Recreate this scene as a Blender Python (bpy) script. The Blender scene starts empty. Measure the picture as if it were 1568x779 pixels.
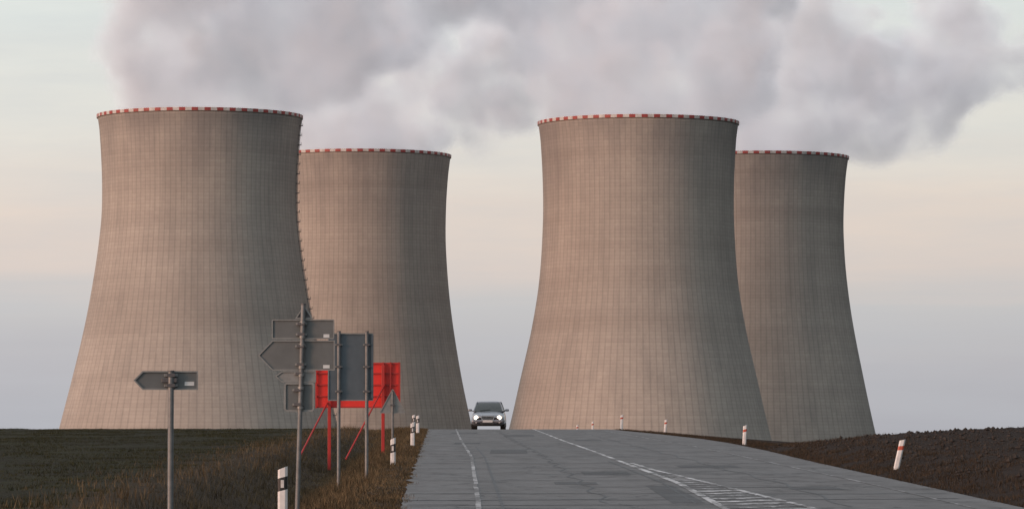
import bpy, math, random
from mathutils import Vector, noise as mnoise
random.seed(7)
EYE = 1.6
scene = bpy.context.scene
scene.view_settings.view_transform = 'Standard'
scene.view_settings.look = 'None'
scene.view_settings.exposure = 0

# ------------------------------------------------------------ node helpers
class G:
    def __init__(s, nt): s.nt = nt
    def n(s, t, ins=None, **props):
        nd = s.nt.nodes.new(t)
        for k, v in props.items(): setattr(nd, k, v)
        if ins:
            for k, v in ins.items():
                sock = nd.inputs[k]
                if isinstance(v, bpy.types.NodeSocket): s.nt.links.new(v, sock)
                else: sock.default_value = v
        return nd
    def m(s, op, a, b=0.0, c=None, clamp=False):
        ins = {0: a, 1: b}
        if c is not None: ins[2] = c
        nd = s.n('ShaderNodeMath', ins, operation=op); nd.use_clamp = clamp
        return nd.outputs[0]
    def vm(s, op, a, b=None, scale=None):
        nd = s.n('ShaderNodeVectorMath', {0: a}, operation=op)
        if b is not None:
            if isinstance(b, bpy.types.NodeSocket): s.nt.links.new(b, nd.inputs[1])
            else: nd.inputs[1].default_value = b
        if scale is not None: nd.inputs['Scale'].default_value = scale
        return nd.outputs['Value'] if op in ('DISTANCE', 'LENGTH', 'DOT_PRODUCT') else nd.outputs[0]
    def mix(s, f, a, b, mode='MIX'):
        nd = s.nt.nodes.new('ShaderNodeMix'); nd.data_type = 'RGBA'; nd.blend_type = mode
        for sock, v in ((nd.inputs[0], f), (nd.inputs[6], a), (nd.inputs[7], b)):
            if isinstance(v, bpy.types.NodeSocket): s.nt.links.new(v, sock)
            else: sock.default_value = v if not isinstance(v, tuple) or len(v) == 4 else (*v, 1)
        return nd.outputs[2]
    def ramp(s, f, stops, interp='LINEAR'):
        nd = s.n('ShaderNodeValToRGB', {0: f}); cr = nd.color_ramp; cr.interpolation = interp
        while len(cr.elements) < len(stops): cr.elements.new(0.5)
        for e, (p, c) in zip(cr.elements, stops):
            e.position = p; e.color = (c, c, c, 1) if not isinstance(c, tuple) else (*c[:3], 1)
        return nd.outputs[0]
    def noise(s, vec, scale, detail=4, rough=0.55, out='Fac'):
        nd = s.n('ShaderNodeTexNoise', {'Scale': scale, 'Detail': detail, 'Roughness': rough})
        if vec is not None: s.nt.links.new(vec, nd.inputs['Vector'])
        return nd.outputs[0] if out == 'Fac' else nd.outputs[1]
    def sep(s, v):
        nd = s.n('ShaderNodeSeparateXYZ', {0: v}); return nd.outputs
    def scalev(s, v, t): return s.vm('MULTIPLY', v, t)

def new_mat(name):
    m = bpy.data.materials.new(name); m.use_nodes = True
    nt = m.node_tree; nt.nodes.clear()
    g = G(nt)
    out = nt.nodes.new('ShaderNodeOutputMaterial')
    b = nt.nodes.new('ShaderNodeBsdfPrincipled')
    nt.links.new(b.outputs[0], out.inputs[0])
    return m, g, b, out

def setin(g, b, **kw):
    for k, v in kw.items():
        k = k.replace('_', ' ')
        sock = b.inputs[k]
        if isinstance(v, bpy.types.NodeSocket): g.nt.links.new(v, sock)
        else: sock.default_value = v if not (isinstance(v, tuple) and len(v) == 3 and sock.type == 'RGBA') else (*v, 1)

def plain_mat(name, col, rough=0.6, metal=0.0, var=0.25, nscale=6.0, emis=None, estr=0, bump=0.0):
    m, g, b, _ = new_mat(name)
    co = g.n('ShaderNodeTexCoord').outputs['Object']
    nz = g.noise(co, nscale, 5, 0.65)
    dark = tuple(c * (1 - var) for c in col); lite = tuple(min(1, c * (1 + var)) for c in col)
    c = g.ramp(nz, [(0.3, dark), (0.7, lite)])
    setin(g, b, Base_Color=c, Roughness=rough, Metallic=metal)
    if emis: setin(g, b, Emission_Color=emis, Emission_Strength=estr)
    if bump:
        bp = g.n('ShaderNodeBump', {'Height': nz, 'Strength': bump, 'Distance': 0.01})
        setin(g, b, Normal=bp.outputs[0])
    return m

# ------------------------------------------------------------ mesh helpers
def mesh_obj(name, verts, faces, mat=None, parent=None, loc=(0, 0, 0), smooth=False, mats=None, fmat=None):
    me = bpy.data.meshes.new(name); me.from_pydata(verts, [], faces); me.update()
    ob = bpy.data.objects.new(name, me); scene.collection.objects.link(ob)
    if mats:
        for mm in mats: me.materials.append(mm)
        if fmat: me.polygons.foreach_set('material_index', fmat)
    elif mat: me.materials.append(mat)
    if smooth: me.polygons.foreach_set('use_smooth', [True] * len(me.polygons))
    ob.location = loc
    if parent: ob.parent = parent
    return ob

def empty(name, loc=(0, 0, 0), rot=(0, 0, 0)):
    e = bpy.data.objects.new(name, None); scene.collection.objects.link(e)
    e.location = loc; e.rotation_euler = rot; e.empty_display_size = 0.3
    return e

def box(name, parent, size, loc, mat, bevel=0.0, rot=(0, 0, 0)):
    x, y, z = (s / 2 for s in size)
    v = [(-x, -y, -z), (x, -y, -z), (x, y, -z), (-x, y, -z), (-x, -y, z), (x, -y, z), (x, y, z), (-x, y, z)]
    f = [(0, 3, 2, 1), (4, 5, 6, 7), (0, 1, 5, 4), (1, 2, 6, 5), (2, 3, 7, 6), (3, 0, 4, 7)]
    ob = mesh_obj(name, v, f, mat, parent, loc); ob.rotation_euler = rot
    if bevel:
        md = ob.modifiers.new('b', 'BEVEL'); md.width = bevel; md.segments = 2
    return ob

def tube(name, parent, p0, p1, r, mat, seg=14, r1=None, cap=True):
    p0 = Vector(p0); p1 = Vector(p1); d = (p1 - p0); r1 = r if r1 is None else r1
    q = d.to_track_quat('Z', 'Y'); v = []; f = []
    for k, (p, rr) in enumerate(((p0, r), (p1, r1))):
        for i in range(seg):
            a = 2 * math.pi * i / seg
            v.append(tuple(p + q @ Vector((rr * math.cos(a), rr * math.sin(a), 0))))
    for i in range(seg):
        j = (i + 1) % seg; f.append((i, j, seg + j, seg + i))
    if cap: f.append(tuple(range(seg - 1, -1, -1))); f.append(tuple(range(seg, 2 * seg)))
    return mesh_obj(name, v, f, mat, parent)

def plate(name, parent, pts, y0, y1, mat):
    n = len(pts)
    v = [(x, y0, z) for x, z in pts] + [(x, y1, z) for x, z in pts]
    f = [tuple(range(n)), tuple(range(2 * n - 1, n - 1, -1))]
    for i in range(n):
        j = (i + 1) % n; f.append((i, n + i, n + j, j))
    return mesh_obj(name, v, f, mat, parent)

def inset(pts, w):
    n = len(pts); out = []
    area = sum(pts[i][0] * pts[(i + 1) % n][1] - pts[(i + 1) % n][0] * pts[i][1] for i in range(n))
    s = 1 if area > 0 else -1
    for i in range(n):
        p0 = Vector(pts[i - 1]); p1 = Vector(pts[i]); p2 = Vector(pts[(i + 1) % n])
        d1 = (p1 - p0).normalized(); d2 = (p2 - p1).normalized()
        n1 = Vector((-d1.y, d1.x)) * s; n2 = Vector((-d2.y, d2.x)) * s
        b = (n1 + n2); b.normalize(); k = w / max(0.3, b.dot(n1))
        out.append(tuple(p1 + b * k))
    return out

def ring(name, parent, pts, w, y0, y1, mat):
    ip = inset(pts, w); n = len(pts)
    v = [(x, y0, z) for x, z in pts] + [(x, y0, z) for x, z in ip] + [(x, y1, z) for x, z in pts] + [(x, y1, z) for x, z in ip]
    f = []
    for i in range(n):
        j = (i + 1) % n
        f += [(i, j, n + j, n + i), (i, 2 * n + i, 2 * n + j, j), (n + i, n + j, 3 * n + j, 3 * n + i)]
    return mesh_obj(name, v, f, mat, parent)

def rrect(x0, x1, z0, z1, r=0.05, k=4):
    pts = []
    for cx, cz, a0 in ((x1 - r, z1 - r, 0), (x0 + r, z1 - r, 90), (x0 + r, z0 + r, 180), (x1 - r, z0 + r, 270)):
        for i in range(k + 1):
            a = math.radians(a0 + 90 * i / k); pts.append((cx + r * math.cos(a), cz + r * math.sin(a)))
    return pts

def smooth(t): t = max(0, min(1, t)); return t * t * (3 - 2 * t)
def interp(x, tab):
    if x <= tab[0][0]: return tab[0][1]
    for (a, va), (b, vb) in zip(tab, tab[1:]):
        if x <= b: return va + (vb - va) * (x - a) / (b - a)
    return tab[-1][1]

# ------------------------------------------------------------ terrain shape
SL = 0.01075
def profile0(d):
    if d <= 200: return -1.6 + SL * d
    zc = -1.6 + SL * 200
    if d <= 232:
        t = d - 200; return zc + SL * t - (SL + 0.03) / 64 * t * t
    z2 = zc + SL * 32 - (SL + 0.03) / 64 * 1024
    z = z2 - 0.03 * (d - 232)
    return max(z, -25.0)
def profile(d):
    if 195 < d < 240:
        k = math.floor(d / 2.5) * 2.5
        a = profile0(k); b = profile0(k + 2.5)
        return a + (b - a) * (d - k) / 2.5
    return profile0(d)
def e_l(d): return -0.58 - 0.0185 * d
RT = [(0, 7.3), (57, 7.5), (98, 7.6), (120, 7.8), (140, 7.8), (155, 7.5), (175, 6.6), (193, 5.6), (207, 4.9), (240, 4.2), (300, 3.0), (400, 1.15)]
def e_r(d): return interp(d, RT) if d < 400 else e_l(d) + 9.1
def ground(X, d):
    p = profile(d); l = e_l(d); r = e_r(d)
    if l - 0.05 <= X <= r + 0.05: return p - 0.05
    nz = mnoise.fractal(Vector((X * 0.7, d * 0.25, 0)), 1.0, 2.0, 3)
    near = 1 if d < 260 else 0
    if X < l:
        t = l - X
        h = interp(t, [(0, -0.03), (0.5, 0.0), (1.2, -0.12), (2.3, -0.62), (2.8, -0.66), (4.3, 0.0), (5.2, 0.05), (8, 0.0)])
        h *= 1 - 0.85 * smooth((d - 140) / 60)
        h += nz * 0.045 * near * smooth(t)
    else:
        t = X - r
        h = interp(t, [(0, -0.03), (0.6, 0.05), (1.6, 0.32), (3, 0.52), (5.5, 0.70), (12, 0.90), (30, 1.0)])
        f = smooth((d - 112) / 34)
        h *= (1 - f)
        h -= 0.07 * min(t, 30) * f
        nz2 = mnoise.fractal(Vector((X * 1.8, d * 0.8, 5)), 1.0, 2.0, 4)
        h += nz2 * 0.07 * near * smooth(t) * (1 - 0.5 * f)
    return p + h

def axis_vals(segs):
    v = []
    for a, b, s in segs:
        x = a
        while x < b - 1e-6: v.append(x); x += s
    v.append(segs[-1][1]); return v
xs = axis_vals([(-12000, -3000, 1500), (-3000, -600, 300), (-600, -120, 60), (-120, -32, 8), (-32, -12, 0.8), (-12, 0, 0.3), (0, 4, 1.0), (4, 18, 0.3), (18, 32, 1.0), (32, 120, 8), (120, 600, 60), (600, 3000, 300), (3000, 12000, 1500)])
ys = axis_vals([(-3000, -300, 300), (-300, 0, 30), (0, 40, 4), (40, 195, 1.0), (195, 240, 2.5), (240, 300, 6), (300, 1200, 30), (1200, 3000, 100), (3000, 30000, 1500)])
V = [(x, y, EYE + ground(x, y)) for y in ys for x in xs]
nx = len(xs)
F = [(j * nx + i, j * nx + i + 1, (j + 1) * nx + i + 1, (j + 1) * nx + i) for j in range(len(ys) - 1) for i in range(nx - 1)]

def ground_material():
    m, g, b, _ = new_mat('field_soil_and_grass')
    pos = g.n('ShaderNodeNewGeometry').outputs['Position']
    verge = g.n('ShaderNodeAttribute', attribute_name='verge').outputs['Fac']
    dirt = g.n('ShaderNodeAttribute', attribute_name='dirt').outputs['Fac']
    n1 = g.noise(pos, 0.35, 6, 0.6); n2 = g.noise(pos, 3.0, 6, 0.7); n3 = g.noise(pos, 14.0, 4, 0.7)
    f1 = g.ramp(n1, [(0.35, (0.020, 0.017, 0.010)), (0.5, (0.022, 0.023, 0.010)), (0.68, (0.036, 0.038, 0.016))])
    f2 = g.mix(g.ramp(n2, [(0.35, 0.0), (0.7, 0.8)]), f1, (0.030, 0.024, 0.016))
    v1 = g.ramp(n2, [(0.3, (0.030, 0.021, 0.013)), (0.6, (0.066, 0.047, 0.030))])
    d1 = g.ramp(n2, [(0.3, (0.017, 0.0115, 0.009)), (0.6, (0.031, 0.021, 0.016)), (0.8, (0.048, 0.034, 0.026))])
    c = g.mix(verge, f2, v1); c = g.mix(dirt, c, d1)
    h = g.m('ADD', n2, g.m('MULTIPLY', n3, 0.5))
    bp = g.n('ShaderNodeBump', {'Height': h, 'Strength': 0.8, 'Distance': 0.12})
    setin(g, b, Base_Color=c, Roughness=0.95, Normal=bp.outputs[0], Specular_IOR_Level=0.1)
    return m
gob = mesh_obj('ground', V, F, ground_material(), smooth=True)
av = gob.data.attributes.new('verge', 'FLOAT', 'POINT'); ad = gob.data.attributes.new('dirt', 'FLOAT', 'POINT')
av.data.foreach_set('value', [smooth((6.0 - (e_l(y) - x)) / 1.5) if x < e_l(y) + 1 else 0.0 for x, y, z in V])
ad.data.foreach_set('value', [1.0 if (x > e_r(y) - 1 and y < 400) else 0.0 for x, y, z in V])

# ------------------------------------------------------------ road
def asphalt_material(name, base, patch=0.0):
    m, g, b, _ = new_mat(name)
    pos = g.n('ShaderNodeNewGeometry').outputs['Position']
    st = g.scalev(pos, (1.0, 0.12, 1.0))
    n0 = g.noise(g.scalev(pos, (1.0, 0.05, 1.0)), 0.8, 4, 0.6)
    n1 = g.noise(st, 1.6, 6, 0.65); n2 = g.noise(g.scalev(pos, (1, .35, 1)), 1.6, 5, 0.7); n3 = g.noise(pos, 30, 3, 0.7)
    lo = tuple(c * 0.58 for c in base); hi = tuple(c * 1.42 for c in base)
    c = g.ramp(n1, [(0.3, lo), (0.5, base), (0.7, hi)])
    c = g.mix(0.4, c, g.ramp(n0, [(0.35, lo), (0.65, hi)]))
    c = g.mix(g.ramp(n2, [(0.54, 0.0), (0.66, 0.55)]), c, tuple(x * 0.42 for x in base))
    c = g.mix(0.4, c, g.ramp(n3, [(0.3, lo), (0.7, hi)]))
    vor = g.n('ShaderNodeTexVoronoi', {'Scale': 0.33, 'Vector': g.vm('ADD', g.scalev(pos, (1, 0.45, 0)), g.vm('SCALE', g.noise(pos, 1.3, 4, 0.6, 'c'), scale=1.1))}, feature='DISTANCE_TO_EDGE').outputs[0]
    crack = g.m('MULTIPLY', g.m('LESS_THAN', vor, 0.012), g.ramp(n2, [(0.38, 0.0), (0.5, 0.75)]))
    c = g.mix(crack, c, (0.02, 0.02, 0.02))
    bp = g.n('ShaderNodeBump', {'Height': n3, 'Strength': 0.5, 'Distance': 0.01})
    setin(g, b, Base_Color=c, Roughness=g.m('MULTIPLY_ADD', n2, 0.4, 0.5), Normal=bp.outputs[0], Specular_IOR_Level=0.4)
    return m
M_asph = asphalt_material('asphalt', (0.104, 0.100, 0.097))
M_patch = asphalt_material('asphalt_repair', (0.048, 0.047, 0.047))
M_tar = plain_mat('tar_seal', (0.022, 0.022, 0.023), 0.6)
def paint_material(name, lo, hi, alb):
    m, g, b, _ = new_mat(name)
    pos = g.n('ShaderNodeNewGeometry').outputs['Position']
    n = g.noise(g.scalev(pos, (1, .35, 1)), 5.0, 6, 0.8); n2 = g.noise(pos, 0.35, 3)
    f = g.ramp(g.m('ADD', n, g.m('MULTIPLY', g.m('SUBTRACT', n2, 0.5), 0.8)), [(lo, 0.0), (hi, 1.0)])
    c = g.mix(f, (0.09, 0.087, 0.085), (alb, alb, alb))
    setin(g, b, Base_Color=c, Roughness=0.7)
    return m
M_paint = paint_material('worn_road_paint', 0.44, 0.56, 0.54)
M_paintf = paint_material('faded_road_paint', 0.46, 0.63, 0.40)

ry = [y for y in ys if -100 <= y <= 1200]
rv = []; rf = []
K = 8
for y in ry:
    l = e_l(y); r = e_r(y); wob = 0.14 * mnoise.noise(Vector((y * 0.5, 3, 0)))
    for k in range(K + 1):
        x = l + (r - l) * k / K + (wob if k == 0 else 0)
        rv.append((x, y, EYE + profile(y)))
for j in range(len(ry) - 1):
    for k in range(K): rf.append((j * (K + 1) + k, j * (K + 1) + k + 1, (j + 1) * (K + 1) + k + 1, (j + 1) * (K + 1) + k))
road = mesh_obj('road', rv, rf, M_asph)

def ribbon(name, fx, y0, y1, w, mat, lift=0.006, step=2.5):
    v = []; f = []; pts = [y0]
    y = math.floor(y0 / step) * step + step
    while y < y1 - 0.01: pts.append(y); y += step
    pts.append(y1)
    for y in pts:
        x = fx(y)
        for s in (-1, 1): v.append((x + s * w / 2, y, EYE + profile(y) + lift))
    for i in range(len(pts) - 1): f.append((2 * i, 2 * i + 1, 2 * i + 3, 2 * i + 2))
    return mesh_obj(name, v, f, mat, road)
def strip(name, pts, w, mat, lift=0.0045):
    v = []; f = []
    for i, (x, y) in enumerate(pts):
        a = Vector(pts[max(0, i - 1)]); b = Vector(pts[min(len(pts) - 1, i + 1)])
        t = (b - a).normalized(); nn = Vector((-t.y, t.x)) * w / 2
        for s in (-1, 1): v.append((x + s * nn.x, y + s * nn.y, EYE + profile(y + s * nn.y) + lift))
    for i in range(len(pts) - 1): f.append((2 * i, 2 * i + 1, 2 * i + 3, 2 * i + 2))
    return mesh_obj(name, v, f, mat, road)
LL = [(0, -0.1), (57, -0.48), (75, -0.70), (107, -1.1), (150, -1.95), (207, -2.97), (300, -4.6), (1200, -21)]
CL = [(0, 2.9), (57, 3.1), (74, 3.15), (100, 2.75), (125, 2.35), (150, 1.9), (207, 1.07), (300, -0.6), (1200, -17)]
CR = [(0, 5.0), (57, 4.4), (74, 3.75), (88, 3.15), (100, 2.9)]
RL = [(0, 6.7), (57, 6.75), (74, 6.7), (107, 6.35), (135, 6.0), (150, 5.6), (175, 5.0), (207, 4.15), (300, 2.4), (1200, -14)]
ribbon('left_edge_line', lambda y: interp(y, LL) + 0.03 * mnoise.noise(Vector((y * .3, 1, 1))), 20, 400, 0.08, M_paintf, step=1.25)
ribbon('centre_line', lambda y: interp(y, CL) + 0.03 * mnoise.noise(Vector((y * .3, 2, 1))), 97, 400, 0.11, M_paint, step=1.25)
ribbon('island_line_a', lambda y: interp(y, CL), 20, 97, 0.13, M_paint)
ribbon('island_line_b', lambda y: interp(y, CR), 20, 97, 0.12, M_paint)
ribbon('right_edge_line', lambda y: interp(y, RL), 20, 400, 0.06, M_paintf)
k = 0; y = 30.0
while y < 88:
    xa = interp(y, CL) + 0.12; xb = interp(y + 1.2, CR) - 0.12
    if xb > xa + 0.05:
        strip('hatch_%d' % k, [(xa, y), (xb, y + 1.6 * (xb - xa) / 1.2)], 0.45, M_paint, 0.006); k += 1
    y += 1.7
rnd = random.Random(3)
for i, y in enumerate([59, 61.5, 66, 71, 76.5, 83, 90, 97, 108, 118, 131, 146, 160, 176, 190]):
    l = e_l(y) + 0.1; r = e_r(y) - 0.2
    a = l if rnd.random() < 0.6 else rnd.uniform(l, l + 3); b = r if rnd.random() < 0.5 else rnd.uniform(a + 2.5, r)
    pts = []; x = a; yy = y
    while x < b:
        pts.append((x, yy)); x += 0.25; yy += rnd.uniform(-0.13, 0.13)
    strip('tar_seam_%d' % i, pts, rnd.uniform(0.08, 0.22), M_tar)
for i, (fx, a, b) in enumerate([(lambda y: interp(y, CL) - 0.3, 60, 100), (lambda y: interp(y, LL) + 2.0 + 0.1 * math.sin(y), 60, 190), (lambda y: interp(y, CL) + 1.9 + 0.08 * math.sin(y * .7), 58, 185), (lambda y: interp(y, LL) + 0.35, 55, 130)]):
    ribbon('long_seam_%d' % i, lambda y: fx(y) + 0.06 * mnoise.noise(Vector((y, i, 0))), a, b, 0.04, M_tar, 0.0045, 1.0)
for i, (x, y, w, l) in enumerate([(-0.1, 118, 1.1, 9), (2.0, 84, 1.0, 4), (0.3, 168, 1.3, 7), (4.6, 92, 1.4, 3.5), (5.4, 70, 0.9, 2.5), (2.7, 66, .5, 12), (1.2, 74, .8, 2), (-1.6, 140, 0.9, 5), (-2.2, 181, 1.2, 5), (2.9, 150, 1.0, 4)]):
    ribbon('repair_patch_%d' % i, lambda yy: x + 0.2 * mnoise.noise(Vector((yy * 2, i, 0))), y - l / 2, y + l / 2, w, M_patch, 0.003, 0.5)

# ------------------------------------------------------------ grass & clods
def grass_mat(name, cols):
    m, g, b, _ = new_mat(name)
    pos = g.n('ShaderNodeNewGeometry').outputs['Position']
    rnd_ = g.n('ShaderNodeNewGeometry').outputs['Random Per Island']
    c = g.ramp(g.m('ADD', g.m('MULTIPLY', g.noise(pos, 0.6, 4), 0.7), g.m('MULTIPLY', rnd_, 0.3)), [(0.3, cols[0]), (0.5, cols[1]), (0.75, cols[2])])
    setin(g, b, Base_Color=c, Roughness=0.85, Specular_IOR_Level=0.15)
    return m
def blades(name, count, pick, hrange, wid, mat, seed):
    r = random.Random(seed); v = []; f = []
    while len(f) < count:
        x, y, hs = pick(r)
        if hs <= 0: continue
        z = EYE + ground(x, y)
        for q in range(3):
            bx = x + r.gauss(0, 0.05); by = y + r.gauss(0, 0.05); h = r.uniform(*hrange) * hs
            a = r.uniform(0, math.pi); dx = math.cos(a) * wid / 2; dy = math.sin(a) * wid / 2
            lx = r.gauss(0, 0.35) * h; ly = r.gauss(0, 0.35) * h
            i = len(v)
            v += [(bx - dx, by - dy, z - 0.02), (bx + dx, by + dy, z - 0.02), (bx + lx, by + ly, z + h)]
            f.append((i, i + 1, i + 2))
    return mesh_obj(name, v, f, mat)
def pick_verge(r):
    y = 48 + 170 * r.random() ** 1.3; t = abs(r.gauss(0, 1)) * 2.2 - 0.12
    if t > 6.5: return 0, 0, 0
    x = e_l(y) - t
    k = 0.45 + 1.1 * max(0, mnoise.noise(Vector((x * 0.9, y * 0.35, 1))) + 0.3)
    if t < 0.7: k *= 0.45
    if 3.5 < t < 5.5: k *= 1.35
    return x, y, k
blades('verge_grass', 100000, pick_verge, (0.05, 0.21), 0.014, grass_mat('dry_grass', ((0.026, 0.020, 0.011), (0.080, 0.060, 0.034), (0.19, 0.14, 0.08))), 1)
def pick_field(r):
    y = 50 + 165 * r.random(); t = 4.8 + 24 * r.random(); x = e_l(y) - t
    if x < -y * 0.14 - 1.5: return 0, 0, 0
    n = mnoise.noise(Vector((x * 0.35, y * 0.12, 9)))
    if n < -0.15 and r.random() < 0.8: return 0, 0, 0
    return x, y, 0.7 + 0.6 * n
blades('field_crop_sprouts', 80000, pick_field, (0.03, 0.085), 0.018, grass_mat('crop_green', ((0.014, 0.014, 0.007), (0.026, 0.028, 0.011), (0.052, 0.052, 0.022))), 2)
def pick_right(r):
    y = 52 + 150 * r.random(); t = abs(r.gauss(0, 1.5)) - 0.05
    return e_r(y) + t, y, 0.7 * (1 if mnoise.noise(Vector((y * 0.3, t, 4))) > -0.15 else 0)
blades('roadside_grass', 45000, pick_right, (0.03, 0.15), 0.014, grass_mat('brown_grass', ((0.022, 0.016, 0.010), (0.042, 0.031, 0.021), (0.075, 0.055, 0.037))), 3)
def clods():
    r = random.Random(5); v = []; f = []
    base = [(1, 0, 0), (-1, 0, 0), (0, 1, 0), (0, -1, 0), (0, 0, 1), (0, 0, -.6)]
    fc = [(0, 2, 4), (2, 1, 4), (1, 3, 4), (3, 0, 4), (2, 0, 5), (1, 2, 5), (3, 1, 5), (0, 3, 5)]
    for _ in range(6000):
        y = 55 + 80 * r.random(); x = e_r(y) + 0.8 + 9 * r.random()
        s = 0.015 + 0.06 * r.random() ** 3
        z = EYE + ground(x, y) + s * 0.2; i = len(v)
        for p in base: v.append((x + p[0] * s * r.uniform(.6, 1.3), y + p[1] * s * r.uniform(.6, 1.3), z + p[2] * s * r.uniform(.5, 1.1)))
        f += [tuple(i + q for q in t) for t in fc]
    return mesh_obj('soil_clods', v, f, plain_mat('soil', (0.028, 0.020, 0.015), 0.95, var=0.4, nscale=0.8))
clods()

# ------------------------------------------------------------ cooling towers
def concrete_material(seed):
    m, g, b, _ = new_mat('tower_concrete_%d' % seed)
    co = g.n('ShaderNodeTexCoord').outputs['Object']
    x, y, z = g.sep(co)[:3]
    ang = g.m('ARCTAN2', y, x)
    u = g.m('MULTIPLY', ang, 112 / (2 * math.pi)); fu = g.m('FRACT', g.m('ADD', u, 1000.0))
    vline = g.m('LESS_THAN', fu, 0.22)
    vv = g.m('DIVIDE', z, 1.45); fv = g.m('FRACT', g.m('ADD', vv, 1000.0))
    hline = g.m('LESS_THAN', fv, 0.25)
    cid = g.n('ShaderNodeCombineXYZ', {0: g.m('FLOOR', u), 1: g.m('FLOOR', vv), 2: float(seed)}).outputs[0]
    wn = g.n('ShaderNodeTexWhiteNoise', {'Vector': cid}, noise_dimensions='3D').outputs[0]
    rid = g.n('ShaderNodeCombineXYZ', {0: g.m('FLOOR', vv), 1: 3.0 + seed, 2: 0.0}).outputs[0]
    wr = g.n('ShaderNodeTexWhiteNoise', {'Vector': rid}, noise_dimensions='3D').outputs[0]
    off = g.vm('ADD', co, (seed * 31.0, seed * 17.0, 0))
    big = g.noise(g.scalev(off, (1, 1, 0.8)), 0.022, 5, 0.6)
    streak = g.noise(g.scalev(off, (1, 1, 0.06)), 0.22, 6, 0.65)
    band = g.noise(g.scalev(off, (0.05, 0.05, 1)), 0.12, 3, 0.5)
    fine = g.noise(off, 0.9, 5, 0.7)
    c = g.ramp(big, [(0.3, (0.355, 0.322, 0.285)), (0.55, (0.425, 0.385, 0.34)), (0.75, (0.47, 0.42, 0.365))])
    def mul(c, fac_sock, amt, col=(0.0, 0.0, 0.0)):
        return g.mix(g.m('MULTIPLY', fac_sock, amt), c, col)
    c = mul(c, g.ramp(streak, [(0.45, 0.0), (0.75, 1.0)]), 0.38, (0.18, 0.175, 0.165))
    c = mul(c, g.ramp(band, [(0.45, 0.0), (0.7, 1.0)]), 0.26, (0.22, 0.19, 0.165))
    c = mul(c, wn, 0.12, (0.18, 0.16, 0.15)); c = mul(c, wr, 0.10, (0.2, 0.18, 0.16))
    c = mul(c, g.ramp(fine, [(0.35, 0.0), (0.75, 1.0)]), 0.2, (0.2, 0.18, 0.17))
    top = g.m('MULTIPLY', g.ramp(g.m('DIVIDE', z, 160.0), [(0.74, 0.0), (0.965, 1.0)]), g.ramp(g.noise(g.scalev(off, (1, 1, 0.35)), 0.06, 5, 0.6), [(0.40, 0.2), (0.60, 1.0)]))
    c = mul(c, top, 0.55, (0.15, 0.145, 0.15))
    c = mul(c, vline, 0.19, (0.10, 0.10, 0.10)); c = mul(c, hline, 0.10, (0.10, 0.09, 0.09))
    hh = g.m('ADD', g.m('MULTIPLY', vline, 1.0), g.m('MULTIPLY', hline, 0.3))
    bp = g.n('ShaderNodeBump', {'Height': hh, 'Strength': 0.35, 'Distance': 0.12})
    setin(g, b, Base_Color=c, Roughness=0.92, Normal=bp.outputs[0], Specular_IOR_Level=0.2)
    return m
M_red = plain_mat('red_warning_paint', (0.30, 0.05, 0.045), 0.6, var=0.3, nscale=0.5)
M_white = plain_mat('white_warning_paint', (0.50, 0.48, 0.46), 0.6, var=0.25, nscale=0.5)
M_steel = plain_mat('dark_steel', (0.09, 0.09, 0.095), 0.6, 0.3)
M_col = plain_mat('column_concrete', (0.3, 0.28, 0.26), 0.9, nscale=1)
def catmull(tab, z):
    n = len(tab)
    for i in range(n - 1):
        if tab[i][0] >= z >= tab[i + 1][0]:
            p0 = tab[max(0, i - 1)]; p1 = tab[i]; p2 = tab[i + 1]; p3 = tab[min(n - 1, i + 2)]
            t = (z - p1[0]) / (p2[0] - p1[0]); h = p2[0] - p1[0]
            m1 = (p2[1] - p0[1]) / (p2[0] - p0[0]) * h; m2 = (p3[1] - p1[1]) / (p3[0] - p1[0]) * h
            return (2*t**3-3*t*t+1)*p1[1] + (t**3-2*t*t+t)*m1 + (-2*t**3+3*t*t)*p2[1] + (t**3-t*t)*m2
    return tab[-1][1]
ZB = -25.0
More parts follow.
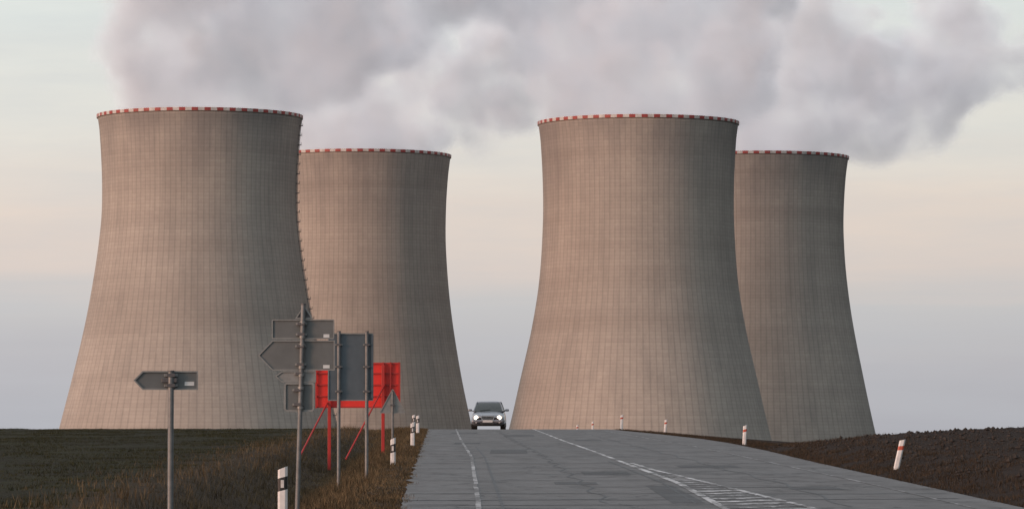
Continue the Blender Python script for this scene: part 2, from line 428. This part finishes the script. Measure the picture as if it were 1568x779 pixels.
def tower(X, Y, tab, seed, ladder=False):
    e = empty('cooling_tower', (X, Y, EYE + ZB)); SEG = 224
    rows = 90; z0, z1 = 8.0, 130 - ZB - 1.2
    v = []; f = []
    def rad(zl): return catmull(tab, zl + ZB)
    for j in range(rows + 1):
        zl = z0 + (z1 - z0) * j / rows; r = rad(zl)
        for i in range(SEG):
            a = 2 * math.pi * i / SEG; v.append((r * math.cos(a), r * math.sin(a), zl))
    for j in range(rows + 1):
        zl = z1 - (z1 - z0) * j / rows; r = rad(zl) - 0.6
        for i in range(SEG):
            a = 2 * math.pi * i / SEG; v.append((r * math.cos(a), r * math.sin(a), zl))
    tot = 2 * (rows + 1)
    for j in range(tot):
        for i in range(SEG):
            k = (i + 1) % SEG; jj = (j + 1) % tot
            f.append((j * SEG + i, j * SEG + k, jj * SEG + k, jj * SEG + i))
    mesh_obj('shell', v, f, concrete_material(seed), e, smooth=True)
    NB = 104; sub = 2; v = []; f = []; fm = []; S = NB * sub
    rr = rad(z1)
    prof = [(rr + 0.02, z1 - 0.35), (rr + 0.45, z1 - 0.1), (rr + 0.5, z1 + 1.15), (rr - 0.1, z1 + 1.15), (rr - 0.8, z1 + 1.15), (rr - 0.8, z1 - 0.2)]
    for r, zl in prof:
        for i in range(S):
            a = 2 * math.pi * i / S; v.append((r * math.cos(a), r * math.sin(a), zl))
    for j in range(len(prof) - 1):
        for i in range(S):
            k = (i + 1) % S; f.append((j * S + i, j * S + k, (j + 1) * S + k, (j + 1) * S + i))
            fm.append((i // sub) % 2 if j == 1 else 2)
    mesh_obj('rim_band', v, f, None, e, mats=[M_red, M_white, M_col], fmat=fm)
    v = []; f = []
    nC = 56; rt = rad(z0) - 0.3; rb = rt + 3.2
    for i in range(nC):
        for s in (-1, 1):
            a0 = 2 * math.pi * i / nC; a1 = a0 + s * math.pi / nC
            p0 = Vector((rb * math.cos(a0), rb * math.sin(a0), -1)); p1 = Vector((rt * math.cos(a1), rt * math.sin(a1), z0 + 0.1))
            q = (p1 - p0).to_track_quat('Z', 'Y'); b0 = len(v)
            for p in (p0, p1):
                for kx, ky in ((-1, -1), (1, -1), (1, 1), (-1, 1)): v.append(tuple(p + q @ Vector((kx * .45, ky * .45, 0))))
            f += [(b0 + k, b0 + (k + 1) % 4, b0 + 4 + (k + 1) % 4, b0 + 4 + k) for k in range(4)]
    mesh_obj('support_columns', v, f, M_col, e)
    if ladder:
        a = math.radians(-5); v = []; f = []
        def addbox(c, sx, sy, sz):
            b0 = len(v)
            for dz in (-1, 1):
                for dx, dy in ((-1, -1), (1, -1), (1, 1), (-1, 1)): v.append((c[0] + dx * sx, c[1] + dy * sy, c[2] + dz * sz))
            f.extend([(b0, b0 + 3, b0 + 2, b0 + 1), (b0 + 4, b0 + 5, b0 + 6, b0 + 7)] + [(b0 + k, b0 + (k + 1) % 4, b0 + 4 + (k + 1) % 4, b0 + 4 + k) for k in range(4)])
        zl = 12.0; i = 0
        while zl < z1:
            r = rad(zl) + 0.6; c = (r * math.cos(a), r * math.sin(a), zl)
            addbox(c, 0.08, 0.35, 0.30)
            if i % 7 == 0: addbox((c[0] + .05, c[1], c[2]), 0.7, 0.8, 0.12); addbox((c[0] + .65, c[1], c[2] + .5), 0.06, 0.8, 0.5)
            zl += 0.55; i += 1
        mesh_obj('access_ladder', v, f, M_steel, e)
    return e
T1 = [(130, 41), (123.8, 40.1), (104, 39.0), (87, 39.3), (63.7, 42.3), (40, 46.8), (4.4, 55.6), (-25, 63.5)]
T2 = [(130, 41), (120, 39.8), (105, 38.9), (87.5, 38.9), (61, 41.0), (31, 45.6), (5, 51.0), (-25, 57.5)]
T3 = [(130, 41), (122, 40.0), (104, 39.1), (88, 39.1), (65, 40.6), (45, 43.8), (25, 48.3), (4.5, 53.0), (-25, 61)]
T4 = [(130, 41), (120, 39.7), (106, 38.8), (94, 38.7), (76, 39.8), (55, 42.5), (28, 47.6), (2.7, 53.0), (-25, 60)]
tower(-125.1, 1567, T1, 1, True)
tower(-69.0, 1785, T2, 2)
tower(51.7, 1600, T3, 3)
tower(113.5, 1797, T4, 4)

# ------------------------------------------------------------ steam (real volume grid)
BL = [  # X, Y, Zrel, r
 (-125,1567,128,36),(-134,1567,158,34),(-118,1570,190,46),(-88,1572,158,30),(-72,1575,150,20),(-66,1580,178,34),(-30,1590,205,40),(-152,1567,188,22),
 (-69,1785,128,37),(-80,1785,150,30),(-45,1788,150,26),(-25,1790,160,22),(-15,1790,139,13),(0,1792,150,18),(-5,1795,185,26),(-48,1788,180,24),
 (51.7,1600,128,37),(30,1600,150,30),(45,1603,172,40),(78,1606,158,36),(12,1600,176,22),(95,1610,190,30),(0,1605,205,30),
 (113.5,1797,128,37),(128,1800,150,32),(152,1803,160,34),(168,1805,148,24),(186,1807,148,20),(184,1808,166,30),(206,1810,172,24),(226,1812,176,18),(140,1800,188,26),(203,1810,200,22)]
def steam():
    ng = bpy.data.node_groups.new('steam_field', 'GeometryNodeTree')
    ng.interface.new_socket(name='Geometry', in_out='INPUT', socket_type='NodeSocketGeometry')
    ng.interface.new_socket(name='Geometry', in_out='OUTPUT', socket_type='NodeSocketGeometry')
    g = G(ng); outn = ng.nodes.new('NodeGroupOutput')
    pos = g.n('GeometryNodeInputPosition').outputs[0]
    w1 = g.vm('SCALE', g.vm('SUBTRACT', g.noise(pos, 0.018, 3, 0.5, 'c'), (.5, .5, .5)), scale=46)
    w2 = g.vm('SCALE', g.vm('SUBTRACT', g.noise(pos, 0.055, 6, 0.6, 'c'), (.5, .5, .5)), scale=38)
    z = g.sep(pos)[2]
    k = g.m('MULTIPLY_ADD', g.m('SUBTRACT', z, EYE + 128.0), 1 / 28.0, 0.12, clamp=True)
    wk = g.n('ShaderNodeVectorMath', {0: g.vm('ADD', w1, w2)}, operation='SCALE'); ng.links.new(k, wk.inputs['Scale'])
    p = g.vm('ADD', pos, wk.outputs[0])
    cur = None
    for X, Y, Z, r in BL:
        d = g.m('SUBTRACT', g.vm('DISTANCE', p, (X, Y, Z + EYE)), float(r))
        cur = d if cur is None else g.m('SMOOTH_MIN', cur, d, 4.0)
    soft = g.m('MULTIPLY_ADD', g.noise(pos, 0.02, 2), 10.0, 0.5)
    dens = g.m('DIVIDE', g.m('MULTIPLY', cur, -1.0), soft, clamp=True)
    dn = g.m('MULTIPLY_ADD', g.noise(pos, 0.035, 6, 0.62), 5.5, -2.2, clamp=True)
    dens = g.m('MULTIPLY', dens, g.m('MULTIPLY_ADD', dn, 0.85, 0.15))
    mn = (-190.0, 1515.0, EYE + 124); mx = (275.0, 1865.0, EYE + 232)
    vc = g.n('GeometryNodeVolumeCube', {'Density': dens, 'Background': 0.0, 'Min': mn, 'Max': mx, 'Resolution X': 232, 'Resolution Y': 150, 'Resolution Z': 60})
    m = bpy.data.materials.new('steam'); m.use_nodes = True; nt = m.node_tree; nt.nodes.clear(); gg = G(nt)
    o = nt.nodes.new('ShaderNodeOutputMaterial')
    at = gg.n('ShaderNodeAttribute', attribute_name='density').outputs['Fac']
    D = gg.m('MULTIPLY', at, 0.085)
    sc = gg.n('ShaderNodeVolumeScatter', {'Color': (0.985, 0.98, 0.99, 1), 'Density': D, 'Anisotropy': 0.0})
    # added glow stands in for multiple scattering: stronger in thin outer steam than dense core
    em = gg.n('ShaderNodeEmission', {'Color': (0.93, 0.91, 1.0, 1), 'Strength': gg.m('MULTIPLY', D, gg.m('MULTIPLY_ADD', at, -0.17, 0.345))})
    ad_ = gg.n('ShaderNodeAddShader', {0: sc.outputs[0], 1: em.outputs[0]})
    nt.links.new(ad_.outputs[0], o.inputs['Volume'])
    try: m.cycles.volume_step_rate = 2.5
    except Exception as ex: print(ex)
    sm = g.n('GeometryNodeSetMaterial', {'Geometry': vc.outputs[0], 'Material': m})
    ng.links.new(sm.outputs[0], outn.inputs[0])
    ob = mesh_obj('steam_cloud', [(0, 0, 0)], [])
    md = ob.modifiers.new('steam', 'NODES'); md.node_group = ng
steam()

# ------------------------------------------------------------ roadside signs
M_back = plain_mat('sign_back_aluminium', (0.105, 0.118, 0.122), 0.55, 0.25, var=0.15, nscale=3)
M_backblue = plain_mat('sign_back_bluegrey', (0.075, 0.10, 0.12), 0.55, 0.2, var=0.15, nscale=3)
M_frame = plain_mat('sign_frame_galvanised', (0.20, 0.21, 0.21), 0.5, 0.4, var=0.2)
M_post = plain_mat('galvanised_post', (0.15, 0.16, 0.165), 0.5, 0.4, var=0.25, nscale=8)
M_label = plain_mat('white_sticker', (0.5, 0.55, 0.57), 0.6)
M_face = plain_mat('sign_face_white', (0.7, 0.7, 0.7), 0.5)
M_redb = plain_mat('red_board_paint', (0.60, 0.022, 0.014), 0.5, var=0.15, nscale=2)
M_redd = plain_mat('red_frame_paint', (0.36, 0.018, 0.014), 0.5, var=0.15, nscale=2)

def sign_plate(parent, pts, idx, mat=M_back, rails=(), cx=0.0, label=None, fw=0.018):
    plate('panel_%d' % idx, parent, pts, 0.0, 0.006, mat)
    plate('face_%d' % idx, parent, inset(pts, 0.002), 0.0065, 0.009, M_face)
    ring('rim_%d' % idx, parent, pts, fw, -0.022, -0.0005, M_frame)
    for k, z in enumerate(rails):
        box('clamp_%d_%d' % (idx, k), parent, (0.17, 0.03, 0.035), (cx, -0.018, z), M_frame, 0.004)
        box('clampbolt_%d_%d' % (idx, k), parent, (0.11, 0.014, 0.045), (cx, -0.098, z), M_steel, 0.004)
    if label: box('label_%d' % idx, parent, (label[2], 0.002, label[3]), (label[0], -0.0025, label[1]), M_label)

def capped_post(parent, x, z0, z1, r, xtop=None, y=-0.06, mat=None, nm='post'):
    xt = x if xtop is None else xtop
    tube(nm, parent, (x, y, z0), (xt, y, z1), r, mat or M_post, 16)
    tube(nm + '_cap', parent, (xt, y, z1), (xt, y, z1 + 0.02), r * 1.12, M_steel, 16)

A = empty('direction_sign', (-4.35, 50, EYE))
pa = [(-0.475, 0.765), (-0.36, 0.885), (0.345, 0.885), (0.345, 0.645), (-0.36, 0.645)]
sign_plate(A, pa, 1, rails=(0.83, 0.70), label=(0.235, 0.725, 0.12, 0.05))
capped_post(A, 0.0, -2.1, 0.87, 0.038)
box('bracket', A, (0.20, 0.04, 0.06), (-0.02, -0.06, 0.765), M_steel, 0.01)
A.rotation_euler = (0, 0, math.radians(4))

B = empty('signpost_cluster', (-3.27, 60, EYE), (0, 0, math.radians(-3)))
sign_plate(B, rrect(-0.41, 0.55, 1.55, 1.85, 0.02), 1, rails=(1.78, 1.62), cx=0.05, label=(0.43, 1.60, 0.09, 0.05))
sign_plate(B, [(-0.62, 1.30), (-0.40, 1.53), (0.56, 1.53), (0.56, 1.07), (-0.40, 1.07)], 2, rails=(1.44, 1.16), cx=0.04, label=(0.43, 1.13, 0.1, 0.05))
sign_plate(B, [(-0.36, 0.98), (-0.25, 1.06), (0.27, 1.06), (0.27, 0.89), (-0.25, 0.89)], 3, mat=M_frame, rails=(1.02,), cx=0.02)
sign_plate(B, rrect(-0.22, 0.25, 0.44, 0.885, 0.05), 4, rails=(0.77, 0.55), cx=0.0, fw=0.03)
tri = empty('triangle_mount', (0.075, 0, 0)); tri.parent = B
sign_plate(tri, [(-0.13, 1.86), (0.15, 1.86), (0.01, 2.06)], 5, mat=M_steel)
capped_post(B, -0.03, -1.9, 2.07, 0.036, 0.08)
for k, z in enumerate((1.80, 1.58, 1.46, 1.12, 1.0, 0.80, 0.5)):
    xx = -0.03 + 0.11 * (z + 1.9) / 3.97
    tube('band_%d' % k, B, (xx, -0.06, z - 0.02), (xx, -0.06, z + 0.02), 0.05, M_frame, 14)

C = empty('information_board', ((537 - 784) / 75.0, 80, EYE), (0, 0, math.radians(2)))
sign_plate(C, rrect(-0.465, 0.465, 0.81, 2.185, 0.03), 1, mat=M_backblue, fw=0.022)
for k, x in enumerate((-0.24, 0.33)):
    capped_post(C, x, -1.6, 2.21, 0.036, nm='post_%d' % k)
    for q, z in enumerate((1.95, 1.5, 1.0)):
        box('clamp_%d_%d' % (k, q), C, (0.15, 0.03, 0.035), (x, -0.018, z), M_frame, 0.004)
        box('bolt_%d_%d' % (k, q), C, (0.10, 0.014, 0.045), (x, -0.104, z), M_steel, 0.004)
box('post_edge', C, (0.05, 0.03, 1.3), (0.44, -0.03, 1.5), M_backblue, 0.005)

D = empty('red_billboard', (-4.72, 120, EYE))
plate('board', D, [(-1.3, 1.0), (1.3, 1.0), (1.3, 2.38), (-1.3, 2.38)], 0, 0.03, M_redb)
for k, z in enumerate((1.02, 1.35, 1.7, 2.05, 2.35)): box('rail_%d' % k, D, (2.6, 0.04, 0.045), (0, -0.022, z), M_redd)
for k, x in enumerate((-1.27, -0.86, 0.78, 1.0, 1.27)): box('stile_%d' % k, D, (0.05, 0.05, 1.40), (x, -0.07, 1.69), M_redd)
for k, x in enumerate((-0.86, 0.78)):
    box('leg_%d' % k, D, (0.10, 0.10, 3.2), (x, -0.15, 0.70), M_redd, 0.01)
for k, x in enumerate((-0.92, 0.80)):
    tube('brace_%d' % k, D, (x, -0.2, 1.65 if k else 1.15), (x - (0.75 if k == 0 else 1.05), -2.6, -0.55), 0.026, M_redd, 8)

E = empty('warning_sign', ((601.5 - 784) / 57.1, 105, EYE))
def rtri(x0, x1, z0, z1, r=0.035):
    P = [Vector((x0, z0)), Vector((x1, z0)), Vector(((x0 + x1) / 2, z1))]; out = []
    for i in range(3):
        a = (P[i - 1] - P[i]).normalized(); b = (P[(i + 1) % 3] - P[i]).normalized()
        p, q = P[i] + a * r * 1.7, P[i] + b * r * 1.7
        for t in (0, .25, .5, .75, 1): out.append(tuple((1 - t) ** 2 * p + 2 * t * (1 - t) * P[i] + t * t * q))
    return out
sign_plate(E, rtri(-0.36, 0.36, 0.73, 1.40), 1, mat=M_frame, rails=(0.95,), fw=0.025)
capped_post(E, 0, -1.2, 1.30, 0.03)

M_pwhite = plain_mat('post_plastic_white', (0.62, 0.62, 0.62), 0.5, var=0.15)
M_pblack = plain_mat('post_black_band', (0.015, 0.015, 0.017), 0.5)
M_pred = plain_mat('post_orange_reflector', (0.42, 0.08, 0.045), 0.4)
M_pclr = plain_mat('post_reflector', (0.5, 0.5, 0.5), 0.25)
def delineator(x, y, top, red=False, lean=0.0, base=None, w=0.12):
    gz = ground(x, y); h = top - gz
    e = empty('delineator_post', (x, y, EYE + gz), (0, lean, random.uniform(-.1, .1)))
    d = 0.10
    def seg(nm, z0, z1, mat, s0=0.0, s1=0.0, grow=0.0):
        hw = w / 2 + grow; hd = d / 2 + grow
        v = []
        for z, s in ((z0, s0), (z1, s1)):
            v += [(-hw, -hd * .55, z - s), (-hw * .55, -hd, z - s * .5), (hw * .55, -hd, z + s * .5), (hw, -hd * .55, z + s), (hw, hd, z + s), (-hw, hd, z - s)]
        f = [tuple(range(5, -1, -1)), tuple(range(6, 12))] + [(i, (i + 1) % 6, 6 + (i + 1) % 6, 6 + i) for i in range(6)]
        return mesh_obj(nm, v, f, mat, e)
    if red:
        seg('body_lower', -0.3, h - 0.22, M_pwhite, 0, 0.02)
        seg('band', h - 0.22, h - 0.13, M_pred, 0.02, 0.02)
        seg('cap', h - 0.13, h, M_pwhite, 0.02, 0.028)
    else:
        seg('body_lower', -0.3, h - 0.34, M_pwhite, 0, 0.02)
        seg('band', h - 0.34, h - 0.14, M_pblack, 0.02, 0.02)
        seg('cap', h - 0.14, h, M_pwhite, 0.02, 0.028)
        box('reflector', e, (0.05, 0.012, 0.12), (0, -d / 2 - 0.004, h - 0.24), M_pclr, 0.004)
delineator((433.5 - 784) / 100, 60, (674 - 716) / 100, w=0.145)
delineator((602 - 784) / 62.5, 96, (674 - 671) / 62.5)
delineator((632 - 784) / 45.1, 133, (674 - 647) / 45.1, w=0.14)
delineator((640 - 784) / 33.3, 180, (674 - 636) / 33.3, w=0.14)
delineator((634 - 784) / 32.0, 187, (674 - 635) / 32.0, w=0.14)
delineator((1139 - 784) / 44.1, 136, (674 - 651) / 44.1, True, 0.05, w=0.13)
delineator((1371 - 784) / 71.4, 84, (674 - 672) / 71.4, True, 0.22, w=0.12)
delineator((1018 - 784) / 30.0, 200, (674 - 642) / 30.0, True, 0.08, w=0.13)
delineator((951 - 784) / 28.5, 210, (674 - 635) / 28.5, True, 0.03, w=0.15)
delineator((907 - 784) / 26.0, 230, (674 - 645) / 26.0, True, w=0.12)
delineator((884 - 784) / 24.0, 250, (674 - 650) / 24.0, True, w=0.12)

# ------------------------------------------------------------ car
def carpaint():
    m, g, b, _ = new_mat('grey_car_paint')
    co = g.n('ShaderNodeTexCoord').outputs['Object']
    c = g.ramp(g.noise(co, 3.0, 4), [(0.3, (0.17, 0.175, 0.195)), (0.7, (0.21, 0.215, 0.24))])
    setin(g, b, Base_Color=c, Metallic=0.5, Roughness=0.35, Coat_Weight=0.6)
    return m
M_cp = carpaint()
M_glass = plain_mat('dark_glass', (0.03, 0.038, 0.036), 0.12, var=0.1)
M_tyre = plain_mat('tyre_rubber', (0.015, 0.015, 0.015), 0.9)
M_trim = plain_mat('black_trim', (0.018, 0.018, 0.02), 0.5)
M_chrome = plain_mat('chrome', (0.5, 0.5, 0.52), 0.25, 0.9, var=0.05)
M_hl = plain_mat('headlight_lens', (0.5, 0.5, 0.5), 0.1, var=0.05)
M_lit = plain_mat('headlight_lit', (0.9, 0.9, 0.85), 0.3, var=0.02, emis=(1, 0.93, 0.76), estr=2.2)
M_plate = plain_mat('number_plate', (0.5, 0.5, 0.5), 0.5, var=0.02)
CARY = 206.0; CX = (748.5 - 784) / 29.1
car = empty('sedan_car', (CX, CARY, EYE + profile(CARY) + 0.0), (math.atan(0.002), 0, math.radians(-1.0)))
st = [(-2.38, .60, .30, .60), (-2.33, .74, .24, .66), (-2.2, .83, .20, .72), (-1.9, .875, .18, .80), (-1.2, .885, .18, .90), (-0.85, .885, .18, .96), (0.4, .885, .18, .97), (1.7, .88, .18, .99), (2.2, .85, .22, 1.0), (2.38, .72, .32, .92)]
v = []; f = []; NS = 28
for (y, hw, zl, zt) in st:
    zc = (zl + zt) / 2; hz = (zt - zl) / 2
    for i in range(NS):
        a = 2 * math.pi * i / NS; c, s = math.cos(a), math.sin(a); n = 0.42
        x = hw * math.copysign(abs(c) ** n, c); z = zc + hz * math.copysign(abs(s) ** n, s)
        if s > 0.2: x *= 1 - 0.07 * (z - zc) / hz
        v.append((x, y, z))
for j in range(len(st) - 1):
    for i in range(NS):
        k = (i + 1) % NS; f.append((j * NS + i, j * NS + k, (j + 1) * NS + k, (j + 1) * NS + i))
f.append(tuple(range(NS))); f.append(tuple(range(len(st) * NS - 1, (len(st) - 1) * NS - 1, -1)))
mesh_obj('body', v, f, M_cp, car, smooth=True)
gh = [(0.93, -1.02, 2.0, .80), (1.12, -0.72, 1.7, .745), (1.28, -0.45, 1.45, .685), (1.40, -0.18, 1.2, .62)]
def rr(y0, y1, hw, z, r=0.14):
    return [(x, y, z) for x, y in rrect(-hw, hw, y0, y1, r, 4)]
v = []; f = []
for z, y0, y1, hw in gh: v += rr(y0, y1, hw, z)
n = len(v) // len(gh)
for j in range(len(gh) - 1):
    for i in range(n): k = (i + 1) % n; f.append((j * n + i, j * n + k, (j + 1) * n + k, (j + 1) * n + i))
mesh_obj('windows', v, f, M_glass, car, smooth=True)
v = rr(-0.21, 1.23, .635, 1.385) + rr(-0.16, 1.18, .60, 1.43) + rr(0.0, 1.05, .48, 1.465); f = []
for j in range(2):
    for i in range(n): k = (i + 1) % n; f.append((j * n + i, j * n + k, (j + 1) * n + k, (j + 1) * n + i))
f.append(tuple(range(2 * n, 3 * n))); mesh_obj('roof', v, f, M_cp, car, smooth=True)
for s in (-1, 1):
    tube('a_pillar_%d' % s, car, (s * .76, -0.98, .93), (s * .60, -0.18, 1.41), 0.035, M_cp, 8)
    tube('c_pillar_%d' % s, car, (s * .76, 1.92, .95), (s * .60, 1.15, 1.41), 0.06, M_cp, 8)
    tube('b_pillar_%d' % s, car, (s * .80, 0.5, .93), (s * .64, 0.5, 1.40), 0.03, M_trim, 8)
    box('mirror_%d' % s, car, (.20, .12, .13), (s * .97, -0.55, 1.0), M_cp, 0.04)
    box('mirror_arm_%d' % s, car, (.12, .05, .04), (s * .85, -0.55, .96), M_trim, 0.01)
    for y in (-1.5, 1.45):
        tube('tyre_%d_%d' % (s, y > 0), car, (s * .64, y, .315), (s * .865, y, .315), .315, M_tyre, 28)
        tube('hub_%d_%d' % (s, y > 0), car, (s * .86, y, .315), (s * .89, y, .315), .20, M_chrome, 16)
    plate('headlamp_%d' % s, car, [(s * .36, .50), (s * .74, .54), (s * .79, .66), (s * .70, .71), (s * .38, .66)], -2.36, -2.1, M_hl)
    tube('headlight_%d' % s, car, (s * .60, -2.375, .605), (s * .60, -2.36, .605), .11, M_lit, 20)
    tube('fog_lamp_%d' % s, car, (s * .60, -2.40, .36), (s * .60, -2.36, .36), .045, M_hl, 12)
    box('lower_intake_%d' % s, car, (.26, .04, .10), (s * .58, -2.36, .36), M_trim, 0.02)
ring('grille_frame', car, [(-.30, .47), (.30, .47), (.36, .70), (-.36, .70)], 0.025, -2.43, -2.36, M_chrome)
plate('grille', car, [(-.29, .48), (.29, .48), (.34, .69), (-.34, .69)], -2.405, -2.36, M_trim)
for i in range(9): box('slat_%d' % i, car, (.008, .02, .19), (-.26 + .065 * i, -2.41, .585), M_chrome)
box('front_bumper', car, (1.62, .14, .16), (0, -2.34, .42), M_cp, 0.05)
box('central_intake', car, (.72, .05, .09), (0, -2.40, .30), M_trim, 0.015)
box('number_plate', car, (.52, .02, .11), (0, -2.425, .41), M_plate, 0.004)
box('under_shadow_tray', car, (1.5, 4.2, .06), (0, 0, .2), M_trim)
tube('wiper', car, (-.45, -0.98, .97), (.1, -0.90, 1.03), 0.012, M_trim, 6)
for s in (-.36, .36): box('seat_headrest_%d' % (s > 0), car, (.26, .1, .22), (s, .1, 1.12), M_trim, 0.04)

# ------------------------------------------------------------ light & sky
sv = Vector((-0.84, -0.52, 0.16)).normalized()
sun = bpy.data.lights.new('sun', 'SUN'); sun.energy = 2.0; sun.angle = math.radians(16); sun.color = (1.0, 0.52, 0.38)
so = bpy.data.objects.new('sun', sun); scene.collection.objects.link(so)
so.rotation_euler = (-sv).to_track_quat('-Z', 'Y').to_euler()

w = bpy.data.worlds.new('World'); scene.world = w; w.use_nodes = True
nt = w.node_tree; nt.nodes.clear(); g = G(nt)
wo = nt.nodes.new('ShaderNodeOutputWorld')
sky = g.n('ShaderNodeTexSky', sky_type='NISHITA'); sky.sun_disc = False
sky.sun_elevation = math.asin(sv.z); sky.sun_rotation = math.atan2(sv.x, sv.y); sky.dust_density = 4.0
bg1 = g.n('ShaderNodeBackground', {'Color': sky.outputs[0], 'Strength': 0.05})
tc = g.n('ShaderNodeTexCoord').outputs['Generated']
z = g.sep(tc)[2]
nz = g.noise(g.scalev(tc, (3.0, 3.0, 60.0)), 1.6, 5, 0.55)
nz2 = g.noise(g.scalev(tc, (14.0, 14.0, 90.0)), 1.0, 5, 0.6)
ze = g.m('ADD', z, g.m('MULTIPLY', g.m('SUBTRACT', nz, 0.5), 0.022))
f = g.m('MULTIPLY', ze, 5.0, clamp=True)
col = g.ramp(f, [(0.0, (.42, .425, .465)), (0.10, (.475, .47, .50)), (0.18, (.54, .53, .54)), (0.225, (.67, .58, .54)), (0.30, (.71, .61, .555)), (0.40, (.70, .67, .63)), (0.56, (.66, .685, .67)), (1.0, (.60, .64, .68))])
cl = g.ramp(nz2, [(0.35, 0.0), (0.7, 0.35)])
col = g.mix(cl, col, (.50, .52, .56))
side = g.vm('DOT_PRODUCT', tc, (-0.80, -0.60, 0.0))
bg2 = g.n('ShaderNodeBackground', {'Color': col, 'Strength': 1.0})
# the eastern half of the dusk sky (away from the low sun) is dimmer than the western half
east = g.m('MULTIPLY_ADD', g.sep(tc)[0], -1.2, 1.19, clamp=True)
st_ = g.m('MULTIPLY', g.m('MULTIPLY_ADD', side, 0.22, 1.13), g.m('MAXIMUM', east, 0.32))
nt.links.new(st_, bg2.inputs['Strength'])
ads = g.n('ShaderNodeAddShader', {0: bg1.outputs[0], 1: bg2.outputs[0]})
nt.links.new(ads.outputs[0], wo.inputs[0])

cam = bpy.data.cameras.new('camera'); co = bpy.data.objects.new('camera', cam); scene.collection.objects.link(co)
cam.lens = 36 * 6000 / 1568; cam.sensor_width = 36; cam.clip_start = 0.5; cam.clip_end = 60000
co.location = (0, 0, EYE); co.rotation_euler = (math.radians(90 + 2.715), 0, 0)
scene.camera = co
